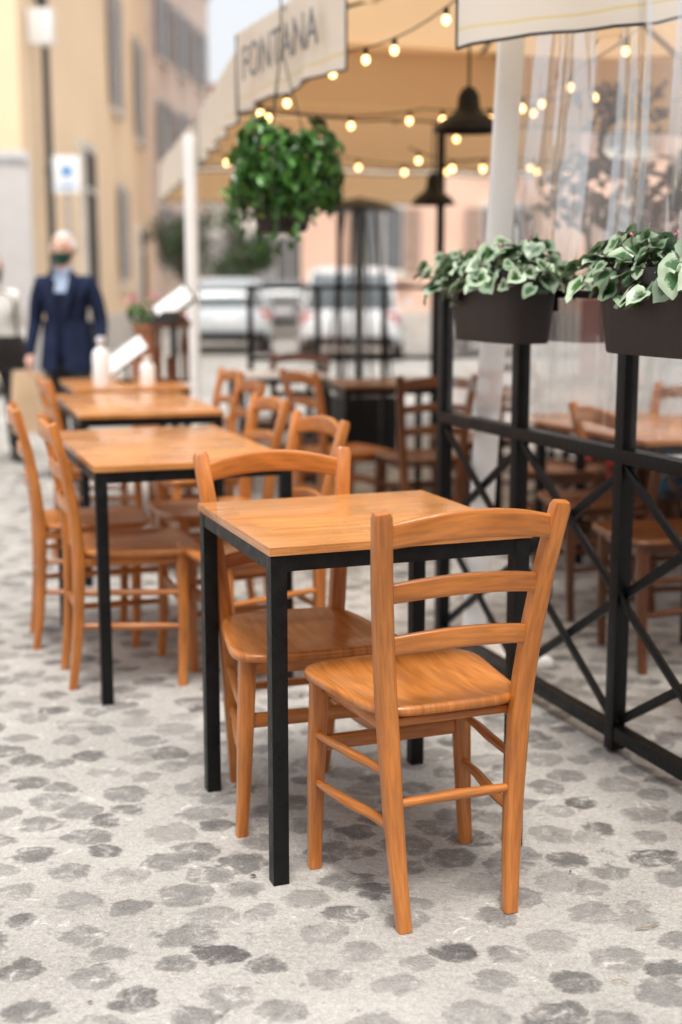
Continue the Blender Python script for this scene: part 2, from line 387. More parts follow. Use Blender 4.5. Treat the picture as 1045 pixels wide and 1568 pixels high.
# ---------------------------------------------------------------- fence
def fence():
    b=MB([M_BLKF,M_GLASS]); rz=rotz(ANG+math.pi/2)
    def bar(p,q,w,d):
        b.sweep([p,q],(d,w),E1,0,n=8,p=10)
    ss=[-1.8,-1.2,-.6,0,.6,1.16]
    for s in ss: 
        b.box(FP(s,0,.63),(.042,.042,1.24),0,rot=rz,bev=.002)
    b.box(FP(-.32,0,.835),(2.98,.050,.038),0,rot=rz,bev=.002)
    b.box(FP(-.32,0,.060),(2.98,.036,.040),0,rot=rz,bev=.002)
    b.box(FP(-.32,0,1.262),(2.98,.040,.022),0,rot=rz,bev=.002)
    zt,zb=.812,.085
    def clip(s0,z0,s1,z1,lo=-1.8,hi=1.15):
        a=(s0,z0);c=(s1,z1)
        def at(s): t=(s-s0)/(s1-s0); return (s,z0+t*(z1-z0))
        r=[a,c]
        for i in(0,1):
            if r[i][0]>hi: r[i]=at(hi)
            if r[i][0]<lo: r[i]=at(lo)
        return r
    for s in(1.75,1.16,.58,0,-.6,-1.2):
        for (s0,z0,s1,z1,off) in((s,zt,s-1.18,zb,-.008),(s,zb,s-1.18,zt,.010)):
            (a0,h0),(a1,h1)=clip(s0,z0,s1,z1)
            if abs(a0-a1)<.02: continue
            bar(FP(a0,off,h0),FP(a1,off,h1),.026,.012)
    for i in range(len(ss)-1):
        a,c=ss[i]+.024,ss[i+1]-.024
        vs=[b.bm.verts.new(p) for p in(FP(a,.0,.857),FP(c,.0,.857),FP(c,.0,1.249),FP(a,.0,1.249))]
        b.f(vs,1,smooth=False)
    return b.obj('terrace_fence')
fence()
def far_fence():
    b=MB([M_BLKF,M_GLASS]); P=V((-.62,9.0,0)); rz=rotz(R(12)); d=V((math.cos(R(12)),math.sin(R(12)),0))
    L=2.6
    for s in(0,.47,.94,1.3,1.75,2.2,2.6): p=P+d*s; b.box((p.x,p.y,.64),(.035,.035,1.26),0,rot=rz)
    for z in(.08,.8,1.285):
        p=P+d*L/2; b.box((p.x,p.y,z),(L+.04,.04,.03),0,rot=rz)
    a=P+d*.02; c=P+d*(L-.02)
    b.poly([(a.x,a.y,.82),(c.x,c.y,.82),(c.x,c.y,1.26),(a.x,a.y,1.26)],1)
    return b.obj('terrace_fence')
far_fence()

def curtain():
    b=MB([M_PVC]); nx,nz=90,16; g=[]
    for i in range(nx+1):
        s=.96-i/nx*2.9; row=[]
        for j in range(nz+1):
            z=.86+j/nz*1.35
            off=.16+.022*math.sin(s*17+z*.8)+.012*math.sin(s*41+z*2.)+.03*(noise.noise(V((s*2,z*1.3,3))))
            row.append(b.bm.verts.new(FP(s,off,z)))
        g.append(row)
    for i in range(nx):
        for j in range(nz): b.f([g[i][j],g[i+1][j],g[i+1][j+1],g[i][j+1]],0)
    return b.obj('clear_plastic_curtain')
curtain()
b=MB([M_WHITE]); b.sweep([(.462,4.47,0),(.505,4.38,1.1),(.543,4.28,2.30)],(.082,.070),(1,0,0),0,n=12,p=5)
b.box((.466,4.47,.012),(.42,.42,.024),0,rot=rotz(.3),bev=.004); b.obj('white_canopy_pole')
b=MB([M_WHITE]); b.sweep([(-1.02,9.1,0),(-1.02,9.1,2.3)],(.085,.085),(1,0,0),0,n=12,p=4); b.box((-1.02,9.1,.02),(.4,.4,.04),0); b.obj('white_canopy_pole')

# ---------------------------------------------------------------- umbrellas
def umbrella(name,corner,dx,dy,sizex,sizey,zb,vh,peak,sides='abcd',pole=True,text=None):
    corner=V((corner[0],corner[1],0)); dx=dx.normalized(); dy=dy.normalized(); b=MB([M_CANV,M_VAL,M_TRIM,M_BLK,M_YEL])
    ze=zb+vh; n=16; g=[]
    for i in range(n+1):
        row=[]
        for j in range(n+1):
            u,v=i/n*2-1,j/n*2-1; r=max(abs(u),abs(v)); 
            sag=-.05*math.sin(math.pi*r)*abs(math.sin(math.atan2(v,u)*4))
            p=corner+dx*sizex*i/n+dy*sizey*j/n; row.append(b.bm.verts.new((p.x,p.y,ze+(peak-ze)*(1-r)+sag)))
        g.append(row)
    for i in range(n):
        for j in range(n): b.f([g[i][j],g[i+1][j],g[i+1][j+1],g[i][j+1]],0)
    edges={'a':(corner,dx,sizex),'b':(corner,dy,sizey),'c':(corner+dy*sizey,dx,sizex),'d':(corner+dx*sizex,dy,sizey)}
    for k in sides:
        p0,d,size=edges[k]; nrm=V((d.y,-d.x,0)); m=40; cols=[]; 
        for i in range(m+1):
            t=i/m; col=[]
            for j,h in enumerate((0,.3,.62,.80,.83,1)):
                w=.018*math.sin(t*size*11)*h+.01*math.sin(t*size*27)*h
                low=vh*(h)*(1-.04*math.sin(math.pi*((t*size/ .65)%1)) if h==1 else 1)
                q=p0+d*size*t+nrm*w; col.append(b.bm.verts.new((q.x,q.y,ze-low)))
            cols.append(col)
        for i in range(m):
            for j in range(5): b.f([cols[i][j],cols[i+1][j],cols[i+1][j+1],cols[i][j+1]],4 if j==3 else (0 if k=='c' else 1))
        b.tube([c[-1].co.copy() for c in cols],.005,2,n=6)
        b.tube([cols[0][0].co.copy(),cols[0][-1].co.copy()],.005,2,n=6); b.tube([cols[-1][0].co.copy(),cols[-1][-1].co.copy()],.005,2,n=6)
    cc=corner+dx*sizex/2+dy*sizey/2
    for (i,j) in((0,0),(n,0),(0,n),(n,n),(n//2,0),(0,n//2),(n//2,n),(n,n//2)):
        q=g[i][j].co-V((0,0,.02)); b.tube([V((cc.x,cc.y,peak-.03)),q],.011,3,n=6)
    if pole: b.tube([V((cc.x,cc.y,0)),V((cc.x,cc.y,peak))],.026,3,n=10); b.lathe([(.3,0),(.3,.05),(.06,.09)],(cc.x,cc.y,0),3)
    o=b.obj(name,recalc=False)
    if text:
        cu=bpy.data.curves.new('lettering','FONT'); cu.body=text; cu.size=.215; cu.extrude=.002; cu.space_character=1.0
        cu.materials.append(mat('lettering_ink',(.20,.19,.19),.8))
        t=bpy.data.objects.new('lettering',cu); S.collection.objects.link(t)
        p=corner+dy*sizey*.86; out=-dx
        xa=-dy; za=V((0,0,1)); ya=za; na=xa.cross(ya)
        t.matrix_world=Matrix(((xa.x,ya.x,na.x,p.x+na.x*.035),(xa.y,ya.y,na.y,p.y+na.y*.035),(xa.z,ya.z,na.z,ze-vh*.66),(0,0,0,1)))
        t.parent=o
    return o
def dirs(deg): a=R(deg); return V((math.cos(a),math.sin(a),0)),V((-math.sin(a),math.cos(a),0))
d1,d2=dirs(21)
umbrella('cafe_umbrella',(.02,5.16),d1,d2,2.6,1.45,2.10,.37,2.85,'bc',pole=False,text='FONTANA')
d1,d2=dirs(10.5)
umbrella('cafe_umbrella',(-.50,6.58),d1,d2,2.7,2.5,2.08,.34,2.80,'bc')
d1,d2=dirs(12)
umbrella('cafe_umbrella',(-1.0,9.20),d1,d2,2.7,3.2,2.06,.34,2.80,'bac')
umbrella('cafe_umbrella',(2.62,6.2),E1,E2,2.6,2.6,2.10,.3,2.8,'a')
umbrella('cafe_umbrella',(.353,4.17),V((.80,-.60,0)),V((.60,.80,0)),2.6,2.2,2.0,.30,2.75,'a',pole=False)

# ---------------------------------------------------------------- leaves
def leafmat(name,dark,light,edge=None,rough=.45):
    m,nt,b=nm(name); N=nt.nodes; L=nt.links
    uv=N.new('ShaderNodeUVMap'); sp=N.new('ShaderNodeSeparateXYZ'); L.new(uv.outputs[0],sp.inputs[0])
    geo=N.new('ShaderNodeNewGeometry')
    mx=N.new('ShaderNodeMix'); mx.data_type='RGBA'; mx.inputs[6].default_value=c4(dark); mx.inputs[7].default_value=c4(light)
    L.new(geo.outputs['Random Per Island'],mx.inputs[0]); out=mx.outputs[2]
    if edge:
        tc=N.new('ShaderNodeTexCoord'); no=N.new('ShaderNodeTexNoise'); no.inputs['Scale'].default_value=90; L.new(tc.outputs['Object'],no.inputs['Vector'])
        md=N.new('ShaderNodeMath'); md.operation='MULTIPLY_ADD'; md.inputs[1].default_value=.7; L.new(no.outputs['Fac'],md.inputs[0]); L.new(sp.outputs[0],md.inputs[2])
        r=N.new('ShaderNodeValToRGB'); e=r.color_ramp.elements; e[0].position=.80; e[0].color=(0,0,0,1); e[1].position=.97; e[1].color=(1,1,1,1)
        L.new(md.outputs[0],r.inputs[0])
        mxx=N.new('ShaderNodeMath'); mxx.operation='MULTIPLY'; mx2=N.new('ShaderNodeMapRange'); mx2.inputs[3].default_value=.15; mx2.inputs[4].default_value=1
        L.new(geo.outputs['Random Per Island'],mx2.inputs[0]); L.new(r.outputs[0],mxx.inputs[0]); L.new(mx2.outputs[0],mxx.inputs[1])
        m2=N.new('ShaderNodeMix'); m2.data_type='RGBA'; L.new(mxx.outputs[0],m2.inputs[0]); L.new(out,m2.inputs[6]); m2.inputs[7].default_value=c4(edge); out=m2.outputs[2]
    L.new(out,b.inputs['Base Color']); b.inputs['Roughness'].default_value=rough
    return m
M_CYC=leafmat('cyclamen_leaf',(.012,.055,.016),(.045,.14,.032),(.46,.56,.40),.36)
M_IVY=leafmat('basket_leaf',(.006,.038,.008),(.09,.26,.04),rough=.38)
M_TREE=leafmat('tree_leaf',(.02,.05,.015),(.06,.11,.03))
M_DRY=leafmat('dry_vine_leaf',(.05,.028,.018),(.15,.08,.05))
M_PINK=mat('pink_petal',(.6,.22,.28),.5)
M_STEM=mat('stem',(.14,.06,.05),.6)
def leaf(b,c,nrm,up,sz,mi=0,fold=.15,heart=True):
    nrm=nrm.normalized(); y=(up-nrm*up.dot(nrm))
    if y.length<1e-3: y=nrm.orthogonal()
    y.normalize(); x=y.cross(nrm)
    if heart:
        pts=[(0,-.36),(.14,-.47),(.30,-.48),(.46,-.34),(.52,-.10),(.46,.12),(.33,.32),(.17,.48),(0,.62),(-.17,.48),(-.33,.32),(-.46,.12),(-.52,-.10),(-.46,-.34),(-.30,-.48),(-.14,-.47)]
        cv=b.bm.verts.new(c-nrm*sz*fold*.5-y*sz*.12)
        k1=random.uniform(-.25,.1); wv=random.uniform(0,6)
        def P(px,py,k,dz): return b.bm.verts.new(c+x*px*k*sz+y*(py*k-.12*(1-k))*sz+nrm*sz*(fold*abs(px)*k*.9-.22*max(0,py*k)**2+dz))
        r1=[P(px,py,.55,0) for px,py in pts]
        r2=[P(px,py,1,k1*.25+.045*math.sin(i*2.1+wv)) for i,(px,py) in enumerate(pts)]
        for i in range(len(pts)):
            j=(i+1)%len(pts)
            b.f([cv,r1[i],r1[j]],mi,[(0,0),(.55,0),(.55,0)]); b.f([r1[i],r2[i],r2[j],r1[j]],mi,[(.55,0),(1,0),(1,0),(.55,0)])
        return
    pts=[(0,-.5),(.25,-.3),(.3,.05),(0,.6),(-.3,.05),(-.25,-.3)]
    cv=b.bm.verts.new(c-nrm*sz*fold*.6)
    vs=[b.bm.verts.new(c+x*px*sz+y*py*sz+nrm*sz*(fold*abs(px)*1.2-.18*max(0,py)**2+random.uniform(-.04,.04))) for px,py in pts]
    for i in range(len(vs)):
        j=(i+1)%len(vs); b.f([cv,vs[i],vs[j]],mi,[(0,0),(1,0),(1,1)])
def rdir():
    while 1:
        v=V((random.uniform(-1,1),random.uniform(-1,1),random.uniform(-1,1)))
        if .05<v.length<1: return v.normalized()

def planter(s,off,ln,hgt,zb,seed,nl=190,spread=.60,ls=1.0):
    random.seed(seed)
    b=MB([M_POT,M_SOIL,M_CYC,M_STEM,M_PINK,M_BLKF]); n=40; rings=[]
    prof=[(.0,.78,0),(.006,.81,0),(hgt*.80,.96,0),(hgt*.815,1.03,0),(hgt,1.05,0),(hgt,.98,0),(hgt*.86,.96,0)]
    for z,k,_ in prof:
        ring=[]
        for i in range(n):
            a=2*math.pi*i/n; ca,sa=math.cos(a),math.sin(a); e=2/4.2
            x=math.copysign(abs(ca)**e,ca)*(ln/2*(.4+.6*k)); y=math.copysign(abs(sa)**e,sa)*.095*k
            ring.append(b.bm.verts.new((x,y,z)))
        rings.append(ring)
    for i in range(len(rings)-1):
        for k in range(n): b.f([rings[i][k],rings[i][(k+1)%n],rings[i+1][(k+1)%n],rings[i+1][k]],0)
    b.f(rings[0][::-1],0,smooth=False); b.f(rings[-1],1,smooth=False)
    for x in(-ln*.3,ln*.3):
        b.box((x,-.105,hgt*.75),(.03,.006,hgt*.6),5)
    for i in range(nl):
        x=random.uniform(-spread,spread)*ln
        a=random.uniform(0,2*math.pi); ry=random.random()**.6*.155
        y=ry*math.sin(a); z=hgt-.005+.075*(1-(ry/.155)**2)*random.uniform(.3,1.15)+.018*math.sin(x*14+seed)
        if abs(x)>ln*.46 or ry>.12: z-=random.uniform(.0,.075)
        nr=V((x*1.2+random.uniform(-.7,.7),y*6+random.uniform(-.7,.7),.7+random.uniform(-.4,.4)))
        leaf(b,V((x,y,z)),nr,V((x*2,y*9,-.5))+rdir()*.8,random.uniform(.034,.068)*ls,2,fold=random.uniform(.05,.5))
        if i%3==0: b.tube([V((x*.8,y*.3,hgt*.85)),V((x,y,z))],.0018,3,n=5)
    for i in range(5):
        x=random.uniform(-.45,.45)*ln; y=random.uniform(-.08,.08); z=hgt+.07+random.random()*.025
        for k in range(4): leaf(b,V((x,y,z)),rdir(),V((0,0,1)),.014,4,heart=False)
        b.tube([V((x,y,hgt*.85)),V((x,y,z))],.0016,3,n=5)
    p=FP(s,off,zb)
    return b.obj('flower_planter',p,ANG+math.pi/2,recalc=False)
planter(.52,-.115,.46,.205,1.122,3,230,.68)
planter(-.37,-.115,.50,.205,1.122,5,250,.62,1.1)
planter(-1.0,-.115,.48,.205,1.122,8,110)

# hanging basket
random.seed(21)
b=MB([M_POT,M_IVY,M_WIRE,M_BLK])
b.lathe([(.085,-.19),(.105,-.18),(.14,-.02),(.148,-.01),(.13,-.01)],(0,0,0),0)
for i in range(1600):
    d=rdir(); r=random.uniform(.55,1)**.7
    c=V((d.x*.225*r,d.y*.225*r,.06+d.z*.185*r))
    k=noise.noise(c*8+V((3,1,5))); c=c*(1+.6*k)
    if c.z<-.02 and math.hypot(c.x,c.y)<.15: c.x*=1.7; c.y*=1.7
    leaf(b,c,d+rdir()*.7,V((0,0,-1))+rdir()*.7,random.uniform(.035,.068),1,fold=.2,heart=False)
for i in range(24):
    a=random.uniform(0,6.28); ln=random.uniform(.08,.28); r0=.185
    for j in range(12):
        t=j/11; c=V((math.cos(a)*(r0+.04*math.sin(t*3)),math.sin(a)*(r0+.04*math.sin(t*3)),.02-ln*t))+rdir()*.014
        leaf(b,c,V((math.cos(a),math.sin(a),.3))+rdir()*.5,V((0,0,-1)),random.uniform(.03,.052),1,heart=False)
for k in range(3):
    a=2.1*k; b.tube([V((.145*math.cos(a),.145*math.sin(a),0)),V((0,0,.55))],.003,2,n=5)
b.tube([V((0,0,.55)),V((0,0,.80))],.004,2,n=5)
b.obj('hanging_plant_basket',(-.245,5.60,1.70),recalc=False)

# ---------------------------------------------------------------- string lights
def string(pts,nb,sag=.06):
    b=MB([M_WIRE,M_BULB,M_BLK]); pts=[V(p) for p in pts]
    path=[]
    for i in range(len(pts)-1):
        for k in range(12):
            t=k/12; p=pts[i].lerp(pts[i+1],t); p.z-=sag*4*t*(1-t); path.append(p)
    path.append(pts[-1]); b.tube(path,.0035,0,n=5)
    for i in range(nb):
        t=(i+.5+random.uniform(-.22,.22))/nb*(len(path)-1); k=int(t); p=path[k].lerp(path[min(k+1,len(path)-1)],t-k)
        b.lathe([(.008,-.03),(.010,-.02),(.010,0)],p,2,n=8); b.ball(p-V((0,0,.045)),.0145,1,sc=(1,1,1.25))
    return b.obj('string_lights')
string([(.45,5.15,2.36),(.02,5.5,2.22),(-.48,6.5,2.13)],6,.04)
string([(-.48,6.5,2.16),(.40,6.6,2.14),(1.25,6.3,2.22)],8,.05)
string([(-.75,7.9,2.07),(.0,8.1,2.06),(.95,8.1,2.06),(2.2,8.3,2.1)],12,.05)
string([(1.15,4.3,2.30),(.98,5.5,2.17),(.80,6.3,2.15),(.6,7.6,2.15)],7,.04)
string([(1.6,4.4,2.2),(1.45,5.4,2.15),(1.9,6.8,2.15)],6,.04)
string([(.35,7.0,2.0),(.75,7.4,1.98),(1.2,7.7,2.0)],5,.03)

def pendant(x,y,z,w,top,bulb=True):
    b=MB([M_BLKF,M_BULB]); k=w/2
    b.lathe([(k,0),(k*.97,.012),(k*.78,.045),(k*.45,.075),(k*.33,.10),(k*.30,.15),(k*.18,.18),(.012,.19)],(0,0,0),0,cap=False)
    b.lathe([(k*.96,.002),(k*.76,.043),(k*.42,.07),(.01,.09)],(0,0,0),0,cap=False)
    b.tube([(0,0,.18),(0,0,top-z)],.006,0,n=6)
    if bulb: b.ball((0,0,.045),.022,1)
    return b.obj('pendant_lamp',(x,y,z))
pendant(.56,5.95,1.96,.31,2.6); pendant(.55,8.0,1.77,.27,2.5)

# patio heater
b=MB([M_BLK,M_GLASSD]); 
for sx,sy in((-1,-1),(1,-1),(1,1),(-1,1)): b.tube([(sx*.2,sy*.2,.45),(sx*.09,sy*.09,1.85)],.011,0,n=6)
b.box((0,0,.23),(.46,.46,.46),0,bev=.02); b.tube([(0,0,.45),(0,0,1.9)],.04,1,n=12); b.lathe([(.30,1.86),(.29,1.88),(.16,1.93),(.02,1.96)],(0,0,0),0,n=28)
b.obj('patio_heater',(.14,10.2,0),.4)

# ---------------------------------------------------------------- things on far table
def bottle(x,y,z,h,r):
    b=MB([M_WPL]); b.lathe([(r*.95,0),(r,.01),(r,h*.62),(r*.85,h*.72),(r*.35,h*.80),(r*.35,h*.88),(r*.5,h*.885),(r*.5,h)],(0,0,0),0,n=20)
    b.box((0,-r*.6,h*.98),(r*.3,r*1.6,h*.05),0); return b.obj('sanitizer_bottle',(x,y,z),.4)
bottle(-1.30,7.12,.75,.27,.048); bottle(-1.07,7.25,.75,.16,.042)
rB=Matrix.Rotation(R(8),3,'Z')@Matrix.Rotation(R(-36),3,'Y')@Matrix.Rotation(R(-36),3,'X')
b=MB([M_PAPER,M_BLK])
b.box((0,0,.155),(.26,.008,.10),0,rot=rB,bev=.002); b.box(rB@V((0,.010,0))+V((0,0,.155)),(.27,.008,.11),1,rot=rB)
b.tube([(0,.05,0),(0,.012,.15)],.008,1); b.box((0,.04,.006),(.10,.10,.012),1)
b.obj('menu_holder',(-1.225,7.45,.75),0)
b=MB([M_BLK,M_PAPER]); b.lathe([(.16,0),(.16,.02),(.02,.04)],(0,0,0),0); b.tube([(0,0,0),(0,0,1.14)],.02,0)
b.box((0,-.005,1.19),(.23,.008,.12),1,rot=rB,bev=.002); b.box(rB@V((0,.010,0))+V((0,-.005,1.19)),(.26,.012,.15),0,rot=rB)
b.obj('menu_stand',(-1.01,7.95,0),0)
b=MB([M_CH2,M_GLASS,M_BLK])
for sx in(-1,1):
    for sy in(-1,1): b.box((sx*.08,sy*.08,.16),(.018,.018,.30),0)
b.box((0,0,.005),(.19,.19,.014),0); b.box((0,0,.32),(.20,.20,.02),0); b.lathe([(.13,.33),(.04,.40),(.02,.40)],(0,0,0),2,n=4); b.lathe([(.03,.02),(.03,.14)],(0,0,0),0,n=12)
b.obj('wooden_lantern',(-.98,7.58,.75),.3)
random.seed(4)
b=MB([M_TERR,M_IVY,M_PINK,M_SOIL]); b.lathe([(.06,0),(.085,.14),(.095,.14),(.095,.165),(.08,.165)],(0,0,.86),0); b.lathe([(.12,0),(.10,.80),(.12,.86)],(0,0,0),0)
for i in range(150):
    d=rdir(); c=V((d.x*.12,d.y*.12,1.10+d.z*.09)); leaf(b,c,d,V((0,0,1)),.045,1,heart=False)
for i in range(36):
    d=rdir(); c=V((d.x*.13,d.y*.13,1.15+abs(d.z)*.10)); leaf(b,c,rdir(),V((0,0,1)),.04,2,heart=False)
b.obj('potted_flowers',(-1.40,9.4,0),recalc=False)

b=MB([M_CH2,mat('poster_blue',(.05,.22,.38),.5,var=.5,scale=9),M_PAPER])
b.box((0,0,.55),(.5,.04,1.0),0,bev=.004); b.box((0,-.028,.62),(.42,.012,.7),1); b.box((0,-.038,.85),(.3,.006,.12),2); b.obj('menu_sign_board',(1.72,6.35,0),.25)
b=MB([mat('red_casing',(.5,.05,.03),.4,var=.2),M_PAPER,M_BLK]); b.box((0,0,.62),(.4,.4,1.2),0,bev=.02); b.box((0,-.205,.75),(.3,.01,.5),1); b.box((0,-.205,.3),(.3,.01,.2),2); b.obj('drinks_cooler',(1.85,8.8,0),.2)

# ---------------------------------------------------------------- bare vine tree on terrace
random.seed(5)
def vine():
    b=MB([mat('vine_bark',(.08,.05,.038),.9,var=.3,bump=.5),M_DRY])
    def grow(p,d,r,l,dep):
        pts=[p]; q=p
        for i in range(5):
            d=(d+rdir()*.26).normalized(); n_=q+d*l/5
            h=math.hypot(n_.x,n_.y)
            if h>.55: d=(d-V((n_.x,n_.y,0))*.9).normalized(); n_=q+d*l/5
            if n_.z>2.15: d=(d-V((0,0,1.2))).normalized(); n_=q+d*l/5
            q=n_; pts.append(q)
        b.tube(pts,[r*(1-.1*i) for i in range(6)],0,n=6)
        if dep<=1:
            for k in range(26 if dep==0 else 14):
                lp=q+rdir()*random.uniform(.02,.16)
                leaf(b,lp,rdir(),rdir(),random.uniform(.04,.085),1,heart=False)
            if dep==0: return
        for k in range(3):
            nd=(d*.5+rdir()*.9+V((0,0,.05))).normalized(); grow(pts[random.choice((2,3,4,5))],nd,r*.60,l*.66,dep-1)
    grow(V((0,0,0)),V((0,0,1)),.08,1.25,4)
    return b.obj('vine_tree',(1.42,6.35,0),recalc=False)
vine()

# ---------------------------------------------------------------- buildings
M_YB=mat('ochre_plaster',(.90,.69,.46),.9,var=.06,scale=.6,bump=.2,bscale=6)
M_PB=mat('peach_plaster',(.86,.58,.45),.9,var=.08,scale=.5,bump=.2,bscale=6)
M_WB=mat('pale_plaster',(.85,.82,.77),.9,var=.05,scale=.5,bump=.2,bscale=6)
M_RB=mat('pink_plaster',(.82,.68,.58),.9,var=.15,scale=1.5)
M_SH=mat('shutter_paint',(.36,.36,.37),.6,var=.15)
M_SHB=mat('brown_shutter',(.42,.30,.24),.6,var=.15)
M_WIN=mat('window_glass',(.16,.17,.18),.1)
M_STONE=mat('travertine',(.66,.62,.56),.8,var=.12,scale=2,bump=.3)
M_ROOF=mat('roof_tile',(.36,.16,.09),.9,var=.25,scale=3)
def building(name,P,Q,H,depth,wallm,wins,shm=M_SH,doors=(),plinth=.9):
    P=V((P[0],P[1],0)); Q=V((Q[0],Q[1],0)); L=(Q-P).length; a=math.atan2(Q.y-P.y,Q.x-P.x)
    b=MB([wallm,shm,M_WIN,M_STONE,M_ROOF,M_DARKIN]); 
    b.box((L/2,depth/2,H/2),(L,depth,H),0)
    b.box((L/2,depth/2,H+.15),(L+.8,depth+.8,.3),4); b.box((L/2,-.06,H-.35),(L+.02,.12,.25),3)
    b.box((L/2,-.02,plinth/2),(L-.01,.08,plinth),3)
    for (s,z0,w,h) in wins:
        b.box((s,-.03,z0+h/2),(w+.3,.06,h+.3),3); b.box((s,-.055,z0+h/2),(w,.03,h),2); b.box((s,-.08,z0+h/2),(.05,.03,h),3)
        b.box((s,-.10,z0-.2),(w+.5,.22,.1),3)
        for sg in(-1,1):
            cx=s+sg*(w/2+.30); b.box((cx,-.11,z0+h/2),(.05+w/2-.1,.05,h),1)
            k=int(h/.16)
            for i in range(k): b.box((cx,-.142,z0+.1+i*.16),(w/2-.16,.02,.06),1)
    for (s,w,h) in doors:
        b.box((s,-.05,h/2),(w+.5,.16,h+.25),3); b.box((s,-.115,h/2-.02),(w,.06,h-.04),5)
        b.box((s,-.16,h*.8),(w,.04,.08),3)
    return b.obj(name,(P.x,P.y,0),a)
Pn=V((-4.5,19)); Pf=V((-6.1,43))
Lf=(Pf-Pn).length
def sfar(y): return (y-19)/24*Lf
wins=[(sfar(y),z,1.2,2.6) for y in(32,38.5) for z in(5.5,10.2)]+[(sfar(23),10.0,1.2,2.4),(sfar(33),1.5,.9,2.2)]
building('ochre_building',Pn,Pf,14,8,M_YB,wins,M_SH,[(sfar(26),1.5,3.9),(sfar(38),1.4,2.9)],.7)
building('white_building',(-5.6,58),(1.4,57),9.5,8,M_WB,[(x,z,1.1,1.9) for x in(1.2,3.4,5.6) for z in(1.6,5.0)],M_SH)
building('peach_building',(-1.2,40),(30,36),13,8,M_PB,[(x,z,1.1,1.8) for x in(2.5,6,9.5,13,16.6,20,24) for z in(1.8,5.2,8.8)],M_SHB,plinth=.6)
building('pink_building',(-6.3,44.5),(-5.3,54.5),13,5,M_RB,[(s,z,1.1,2) for s in(2,5,8) for z in(2,5.5,9)],M_SH)
# unseen building across the street behind the camera, added to block sky light
building('sky_blocking_building',(16,-5.5),(-9,-7.5),7.5,7,M_PB,[(x,z,1.1,1.8) for x in(3,7,11,15,19,23) for z in(1.4,4.6)],M_SHB,[(9,1.3,2.7),(17,1.3,2.7)],.7)
b=MB([mat('drainpipe_paint',(.05,.055,.06),.5)]); b.tube([(0,0,0),(0,0,13.8)],.06,0,n=10)
for z in(1,3,5,7,9,11): b.lathe([(.08,z),(.08,z+.06)],(0,0,0),0,n=10)
b.obj('drainpipe',(-4.42,20.4,0))
b=MB([M_WPL,M_BLK]); b.box((0,0,0),(.36,.24,.5),0,bev=.03); b.tube([(0,0,.24),(-.1,0,.55)],.03,1); b.obj('wall_lamp',(-4.34,19.8,5.0))
b=MB([M_WHITE,mat('sign_blue',(.14,.34,.66),.4,var=.05),M_SH]); b.tube([(0,0,0),(0,0,3.15)],.03,2); b.box((0,-.05,2.88),(.38,.02,.52),0,bev=.004)
n=24; ring=[b.bm.verts.new((.085*math.cos(6.2832*k/n),-.066,2.93+.085*math.sin(6.2832*k/n))) for k in range(n)]; b.f(ring,1,smooth=False)
b.box((0,-.066,2.72),(.22,.008,.04),1)
b.obj('parking_sign',(-3.93,19.3,0),.05)

# ---------------------------------------------------------------- vehicles
def car(name,x,y,rz,paint,h=1.48,w=1.78,L=4.1):
    b=MB([paint,M_GLASSD,M_TYRE,M_RED,M_LENS,M_WHITE,M_BLK])
    def loft(st,mi,n=20,p=4):
        rings=[]
        for (yy,zc,hw,hh,pp) in st:
            rings.append([b.bm.verts.new((math.copysign(abs(math.cos(a))**(2/pp),math.cos(a))*hw,yy,zc+math.copysign(abs(math.sin(a))**(2/pp),math.sin(a))*hh)) for a in[2*math.pi*(k+.5)/n for k in range(n)]])
        for i in range(len(rings)-1):
            for k in range(n): b.f([rings[i][k],rings[i][(k+1)%n],rings[i+1][(k+1)%n],rings[i+1][k]],mi)
        b.f(rings[0][::-1],mi); b.f(rings[-1],mi)
    W=w/2; H=L/2
    loft([(-H,.55,W*.80,.20,4),(-H+.06,.58,W*.93,.32,5),(-H+.35,.60,W,.36,6),(0,.60,W,.37,6),(H-.9,.59,W,.35,6),(H-.3,.55,W*.95,.29,5),(H-.03,.50,W*.82,.19,4)],0)
    loft([(-H+.12,.95,W*.84,.06,4),(-H+.42,h-.36,W*.80,.26,4),(-H+.72,h-.30,W*.78,.275,4),(.1,h-.29,W*.78,.28,4),(.62,h-.34,W*.79,.23,4),(1.15,.95,W*.82,.05,4)],1)
    loft([(-H+.40,h-.11,W*.66,.035,3),(-H+.62,h-.06,W*.71,.045,3),(.15,h-.045,W*.71,.05,3),(.50,h-.10,W*.68,.04,3)],0)
    for sx in(-1,1):
        for pts in(((sx*W*.83,-H+.14,.93),(sx*W*.74,-H+.50,h-.08)),((sx*W*.83,-.1,.95),(sx*W*.75,-.1,h-.06)),((sx*W*.83,1.12,.95),(sx*W*.72,.50,h-.09))): b.tube(pts,.035,0,n=8)
        b.box((sx*W*.80,-H+.10,.74),(.22,.14,.20),3,bev=.03); b.box((sx*W*.76,H-.14,.62),(.3,.2,.13),4,bev=.04)
        b.box((sx*(W+.09),.75,1.0),(.16,.1,.12),0,bev=.03)
        for yy in(-H+.72,H-.78):
            b.tube([(sx*(W-.19),yy,.31),(sx*(W+.005),yy,.31)],.31,2,n=20); b.tube([(sx*(W-.1),yy,.31),(sx*(W+.015),yy,.31)],.19,5,n=12)
    b.box((0,-H+.0,.36),(w*.86,.16,.16),6,bev=.03); b.box((0,-H+.02,.70),(.5,.05,.12),5); b.box((0,H-.02,.40),(w*.7,.1,.2),6,bev=.03)
    return b.obj(name,(x,y,0),rz)
car('parked_car',-2.45,27.5,.12,M_CARS); car('parked_car',.25,25,-.05,M_CARW,h=1.66,w=1.85); car('parked_car',3.2,27,0,M_CARD); car('parked_car',6.2,27,0,M_CARW); car('parked_car',-1.6,36,.05,M_CARD)
